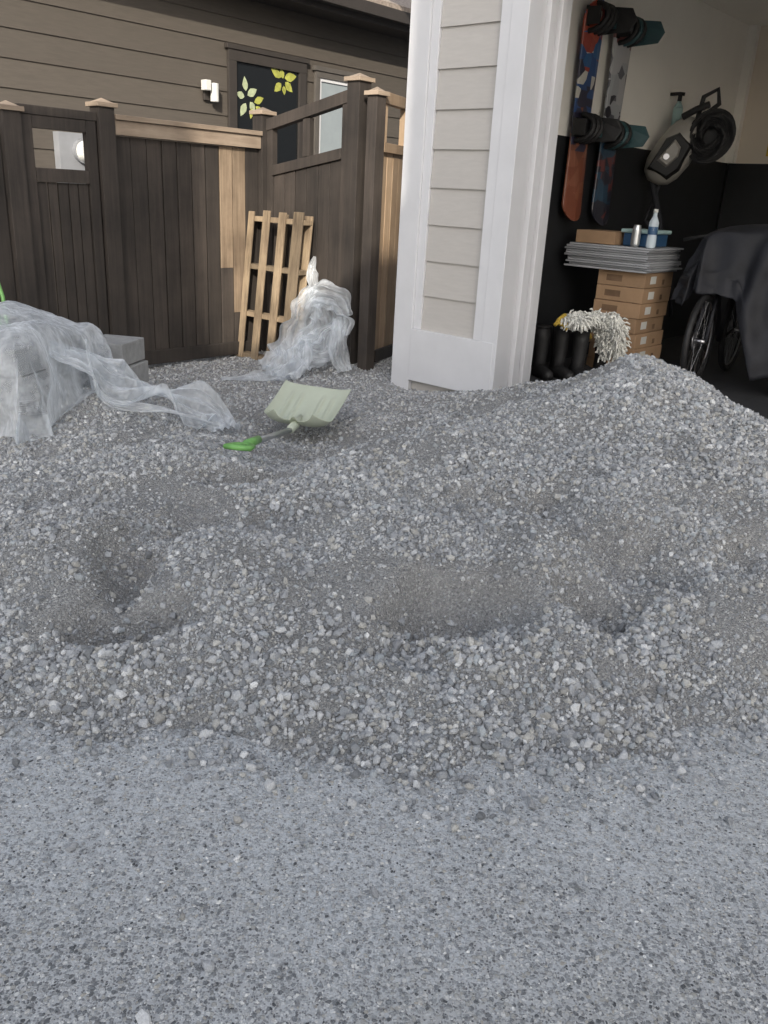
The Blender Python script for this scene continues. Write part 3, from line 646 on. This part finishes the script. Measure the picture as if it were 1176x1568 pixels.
for i in range(n):
    for j in range(m):
        u=(i/(n-1)-.5)*2; v=(j/(m-1)-.5)*2
        ha,hb=.47,.45
        a=abs(u)*1.55; b_=abs(v)*1.5
        def fo(q,h_):
            k_=.05; s_=k_*math.log1p(math.exp(min(30,(q-h_)/k_))); return q-s_*.90,s_
        fa,da=fo(a,ha); fb,db=fo(b_,hb)
        dz=max(da,db)+.2*min(da,db)
        side=math.copysign(fb,v)
        lim=.42+.75*min(1,max(0,(side+.16)/.25))
        if v<0 and db>=da: lim=.42
        dz=dz*min(1,lim/1.15)
        q=v if da>db else u; ph=4*noise.noise((q*2,dz,3))
        wob=(.045*math.sin(q*13+ph)+.022*math.sin(q*31+2*ph)+.03*(1-2*abs(noise.noise((q*4,dz*4,9)))))*min(1,dz*3)
        s_=math.copysign(fa,u); t_=side
        if da>db: s_+=math.copysign(wob+.03,u)
        else: t_+=math.copysign(wob+.03,v)
        zt=1.34+.10*v-.05*u*u+.09*noise.noise((u*3,v*3,1))+.03*(1-2*abs(noise.noise((u*5,v*5,6))))
        p=c+bd*s_+bs*t_; G[i,j]=(p.x,p.y,max(.135,zt-dz))
gridobj("bicycle_cover",G,[M_cloth],None,thick=.005)
mb=MB(); mb.box(GF,.75,.95,-D+.0,-D+.012,2.05,2.45,0); mb.box(GF,1.05,1.3,-D+.0,-D+.012,1.75,2.4,1); mb.obj("wall_poster",[M_yel,M_blue])
# ------------------------------------------------------------------ pallet
pl=empty("wooden_pallet"); mb=MB()
PF=frame((-1.20-.20*E1[0],7.74-.20*E1[1]),E2,(-E1[0],-E1[1]))
def pbox(s0,s1,n0,n1,z0,z1,lean=.12,r=None):
    vs=[]
    for z_ in (z0,z1):
        o_=-lean*(z_-.05)
        vs+= [W(PF,s0,n0+o_,z_),W(PF,s1,n0+o_,z_),W(PF,s1,n1+o_,z_),W(PF,s0,n1+o_,z_)]
    mb.add(vs,[(3,2,1,0),(4,5,6,7),(0,1,5,4),(1,2,6,5),(2,3,7,6),(3,0,4,7)],0,r)
for s,w_ in ((-.09,.07),(.05,.07),(.24,.085),(.44,.085),(.62,.115)):
    pbox(s,s+w_,.135,.152,.04,1.27+random.uniform(-.01,.02))
for z_ in (.04,.40,.80,1.19): pbox(-.09,.735,.045,.134,z_,z_+.04)
for s in (-.09,.34,.64): pbox(s,s+.09,.025,.044,.04,1.26)
mb.obj("slats",[M_pallet],pl,.003)
# ------------------------------------------------------------------ plastic film
def cat(P,n):
    P=np.array(P,float); P=np.vstack([2*P[0]-P[1],P,2*P[-1]-P[-2]]); out=[]
    m=len(P)-3
    for k in range(n):
        t=k/(n-1)*m; i=min(int(t),m-1); f=t-i; p0,p1,p2,p3=P[i:i+4]
        out.append(.5*((2*p1)+(-p0+p2)*f+(2*p0-5*p1+4*p2-p3)*f*f+(-p0+3*p1-3*p2+p3)*f**3))
    return np.array(out)
def rg(x,y,z): return 1-2*abs(noise.noise((x,y,z)))
def ribbon(name,par,P,Wd,n=130,m=48,fold=.6,seed=0,mat=M_film2,side=None):
    C=cat(P,n); Wt=np.interp(np.linspace(0,1,n),np.linspace(0,1,len(Wd)),Wd); G=np.zeros((n,m,3))
    for i in range(n):
        d=Vector(C[min(i+1,n-1)]-C[max(i-1,0)]).normalized(); sd=Vector(side) if side else Vector((1,.2,0)); sd=(sd-d*sd.dot(d)).normalized(); nn=d.cross(sd)
        tw=1.3*noise.noise((i*.03,seed,0))
        ph=3*noise.noise((i*.035,seed,2)); 
        for j in range(m):
            v=j/(m-1)-.5; w_=Wt[i]*(1+.3*noise.noise((i*.06,seed,(j>m/2)*5.)))
            a=v*w_+.03*w_*math.sin(v*30+ph)
            b_=w_*fold*(.26*noise.noise((v*4,i*.03,seed+3))+.11*math.sin(v*21+ph*1.7)+.06*math.sin(v*47+ph*3)+.07*rg(v*6+i*.05,i*.06,seed+5))
            x_=a*math.cos(tw)-b_*math.sin(tw); y_=a*math.sin(tw)+b_*math.cos(tw)
            G[i,j]=Vector(C[i])+sd*x_+nn*y_
    gx=np.clip(G[:,:,0],gx0,gx1-.05); gy=np.clip(G[:,:,1],gy0,gy1-.05)
    G[:,:,2]=np.maximum(G[:,:,2],hz(gx.ravel(),gy.ravel()).reshape(n,m)+.012)
    return gridobj(name,G,[mat],par)
pw=empty("plastic_wrap_on_pallet")
ribbon("twist",pw,[(-.66,6.90,.97),(-.68,6.88,.84),(-.64,6.85,.70)],[.02,.10,.07],50,20,seed=1)
ribbon("upper_fold",pw,[(-.76,6.85,.60),(-.62,6.82,.68),(-.47,6.8,.66),(-.40,6.78,.54),(-.44,6.76,.40)],[.10,.20,.22,.20,.14],seed=2,side=(0,.3,1))
ribbon("left_fall",pw,[(-.64,6.85,.72),(-.70,6.8,.58),(-.76,6.75,.38),(-.82,6.6,.20),(-.92,6.45,.10)],[.14,.26,.30,.34,.28],seed=4)
ribbon("middle_bunch",pw,[(-.60,6.86,.66),(-.56,6.82,.50),(-.60,6.76,.34),(-.66,6.68,.18)],[.16,.24,.28,.30],90,40,seed=11)
ribbon("lower_heap",pw,[(-.44,6.78,.45),(-.58,6.7,.30),(-.76,6.6,.20),(-.94,6.42,.12)],[.14,.26,.30,.30],seed=6)
ribbon("right_fall",pw,[(-.44,6.78,.5),(-.44,6.7,.3),(-.38,6.62,.12)],[.12,.16,.14],60,24,seed=8)
ribbon("ground_tail",pw,[(-.85,6.45,.10),(-1.05,6.38,.09),(-1.3,6.3,.08)],[.2,.14,.05],60,16,seed=9,side=(0,1,.2))
pv_=empty("paver_stack"); mb=MB()
SF=frame((-2.0,5.35),(.98,-.17),(-.17,-.98))
for k,z0 in enumerate((.10,.245,.39)):
    for i in range(3):
        mb.box(SF,-.42+i*.28+.02*(k%2),-.42+i*.28+.272+.02*(k%2),-.05,.25,z0,z0+.138)
SF2=frame((-2.15,4.55),(.98,-.17),(-.17,-.98))
for k in range(4):
    for i in range(2):
        for j in range(2): mb.box(SF2,-.36+i*.33,-.36+i*.33+.322,-.3+j*.31,-.3+j*.31+.30,.03+k*.15,.03+k*.15+.143)
mb.obj("pavers",[M_paver],pv_,.006)
fw=empty("plastic_sheet")
def sheet(name,seed,half,flare,z0,amp_):
    n,m=190,190; G=np.zeros((n,m,3))
    for i in range(n):
        for j in range(m):
            u=(i/(n-1)-.5)*2; v=(j/(m-1)-.5)*2
            a=abs(u)*.92; b_=abs(v)*.95
            def fold(q): 
                k_=.07; d_=q-half
                sp_=k_*math.log1p(math.exp(min(30,d_/k_)))
                return q-sp_*(1-flare), sp_
            fa,da=fold(a); fb,db=fold(b_)
            dz=max(da,db)+.25*min(da,db)
            cr=.07*noise.noise((u*2.2,v*2.2,2+seed))+.03*rg(u*3+v*2,v*3-u,5+seed)+.010*rg(u*9-v*4,v*8,8+seed)
            s=math.copysign(fa,u); t_=math.copysign(fb,v)
            q=(v if da>db else u)
            ph=5*noise.noise((q*1.5,dz*1.2,3+seed))
            wob=(amp_*math.sin(q*12+ph)+amp_*.45*math.sin(q*29+ph*2.2)+.035*rg(q*3+dz,dz*3-q,4+seed))*min(1,dz*3)
            if da>db: s+=math.copysign(wob+.03,u)
            else: t_+=math.copysign(wob+.03,v)
            G[i,j]=W(SF2,s,t_,z0+cr-dz*(.95+.15*noise.noise((u*3,v*3,9+seed))))
    gx=np.clip(G[:,:,0],gx0,gx1-.05).ravel(); gy=np.clip(G[:,:,1],gy0,gy1-.05).ravel()
    G[:,:,2]=np.maximum(G[:,:,2],np.maximum(hz(gx,gy),0).reshape(n,m)+.01)
    gridobj(name,G,[M_film],fw)
sheet("drape",0,.38,.13,.715,.034)
ribbon("trailing_edge",fw,[(-1.80,4.35,.62),(-1.62,4.45,.52),(-1.50,4.5,.42),(-1.30,4.6,.34),(-1.12,4.65,.27),(-.98,4.65,.20),(-.93,4.55,.17)],[.14,.22,.26,.30,.32,.28,.12],n=170,m=60,fold=.55,seed=14,side=(0,1,.3),mat=M_film2)
ribbon("rolled_hem",fw,[(-1.62,4.40,.66),(-1.58,4.35,.48),(-1.50,4.35,.34),(-1.2,4.40,.30),(-.95,4.5,.20)],[.03,.04,.05,.05,.04],n=90,m=12,fold=.8,seed=17,side=(0,1,.3))
# ------------------------------------------------------------------ shovel
sh=empty("scoop_shovel")
tip=Vector((-.45,5.12,.315)); base=Vector((-.545,4.64,.160)); ax=(tip-base).normalized(); L_=(tip-base).length
sd=Vector((1,.05,.03)); sd=(sd-ax*sd.dot(ax)).normalized(); nn=sd.cross(ax)
if nn.z<0: nn=-nn
n,m=44,60; G=np.zeros((n,m,3))
for i in range(n):
    v=i/(n-1)
    wd=.205*min(1,(.55+.45*math.sin(min(1,v/.18)*math.pi/2)))*(1+.04*v)
    for j in range(m):
        u=(j/(m-1)-.5)*2
        rim=.06*(abs(u)**5)*(1-.7*v)+.07*max(0,1-v/.16)**2
        rib=0
        for rc_ in (-.62,-.32,.32,.62): rib+=.012*math.exp(-((u-rc_)/.05)**2)*max(0,min(1,(v-.15)/.1,(.85-v)/.15))
        if abs(u)<.2: rib+=.024*max(0,1-v/.6)*math.cos(u/.2*math.pi/2)
        G[i,j]=base+ax*(v*L_)+sd*(u*wd)+nn*(rim+rib-.012*math.sin(v*math.pi))
gridobj("blade",G,[M_shov],sh,thick=.005,sub=1)
mb=MB(); he=Vector((-.69,3.92,.275))
mb.tube([base+ax*.14+nn*.012,base+ax*.03+nn*.02,base+(he-base)*.10+nn*.01],[.012,.028,.022],12,0)
mb.tube([base+(he-base)*.08+nn*.01,he],.016,12,1)
gd=(he-base).normalized(); gs_=Vector((1,-.1,0)); gs_=(gs_-gd*gs_.dot(gd)).normalized()
mb.tube([base+(he-base)*.78+nn*.01,he],[.021,.025],12,2)
mb.tube([he,he+gd*.05+gs_*.05,he+gd*.12+gs_*.06,he+gd*.13,he+gd*.12-gs_*.06,he+gd*.05-gs_*.05],.014,10,2,True)
mb.obj("handle",[M_shov,M_alu,M_green],sh,0,True)
mb=MB(); mb.tube([(-2.66,5.6,.98),(-2.64,5.62,.85),(-2.585,5.58,.70),(-2.56,5.55,.5),(-2.56,5.5,.05)],.013,8,0); mb.tube([(-2.68,5.6,.95),(-2.66,5.6,.75),(-2.62,5.6,.5),(-2.62,5.5,.05)],.013,8,0); mb.obj("garden_hose",[M_green],None,0,True)
# ------------------------------------------------------------------ block added behind the camera to cast shade, notched for a sun beam
th_=empty("shade_caster"); mb=MB()
prof=[(-3.4,0),(3.2,0),(3.2,10.4),(.0,10.4),(.0,8.5),(-.22,8.25),(-.9,7.7),(-1.60,7.55),(-1.66,9.30),(-2.3,8.95),(-3.4,8.3)]
n=len(prof); vs=[(x,-8,z) for x,z in prof]+[(x,-13,z) for x,z in prof]
mb.add(vs,[tuple(range(n)),tuple(range(n,2*n))[::-1]]+[(i,n+i,n+(i+1)%n,(i+1)%n) for i in range(n)]); mb.obj("walls",[M_wsid],th_)
mb=MB()
for zz in (1.2,4.2,6.3):
    for xx in (-2.6,.3,2.0): mb.box(U,xx,xx+1.1,-7.99,-7.95,zz,zz+1.2,0)
mb.obj("caster_windows",[M_glass],th_)
# ------------------------------------------------------------------ light
el=26
world=bpy.data.worlds.new("World"); sc.world=world; world.use_nodes=True; nt=world.node_tree
sky=nt.nodes.new("ShaderNodeTexSky"); sky.sky_type='NISHITA'; sky.sun_disc=False; sky.sun_elevation=math.radians(el); sky.sun_rotation=math.radians(180)
sky.dust_density=2.5; sky.air_density=1.0; sky.ozone_density=1.0
hs=nt.nodes.new("ShaderNodeHueSaturation"); hs.inputs["Saturation"].default_value=.48; hs.inputs["Value"].default_value=1.8
bg=nt.nodes["Background"]; nt.links.new(sky.outputs[0],hs.inputs["Color"]); nt.links.new(hs.outputs[0],bg.inputs[0]); bg.inputs[1].default_value=.15
sl=bpy.data.lights.new("sun",'SUN'); sl.energy=5; sl.angle=math.radians(.5); sl.color=(1,.92,.80)
so=bpy.data.objects.new("sun",sl); sc.collection.objects.link(so)
to=Vector((0,-math.cos(math.radians(el)),math.sin(math.radians(el))))
so.rotation_euler=to.to_track_quat('Z','Y').to_euler()
# ------------------------------------------------------------------ camera
th=math.radians(20.8); ro=math.atan(.054)
cd=bpy.data.cameras.new("camera"); cd.sensor_fit='VERTICAL'; cd.sensor_height=36; cd.lens=29.25; cd.clip_end=500; cd.clip_start=.05
co=bpy.data.objects.new("camera",cd); sc.collection.objects.link(co)
fwd=Vector((0,math.cos(th),-math.sin(th))); upv=Vector((0,math.sin(th),math.cos(th))); rt=Vector((1,0,0))
r_=rt*math.cos(ro)+upv*math.sin(ro); u_=-rt*math.sin(ro)+upv*math.cos(ro)
mt_=Matrix((r_,u_,-fwd)).transposed().to_4x4(); mt_.translation=Vector((0,0,1.45)); co.matrix_world=mt_
sc.camera=co
sc.view_settings.view_transform='Standard'; sc.view_settings.look='None'; sc.view_settings.exposure=0
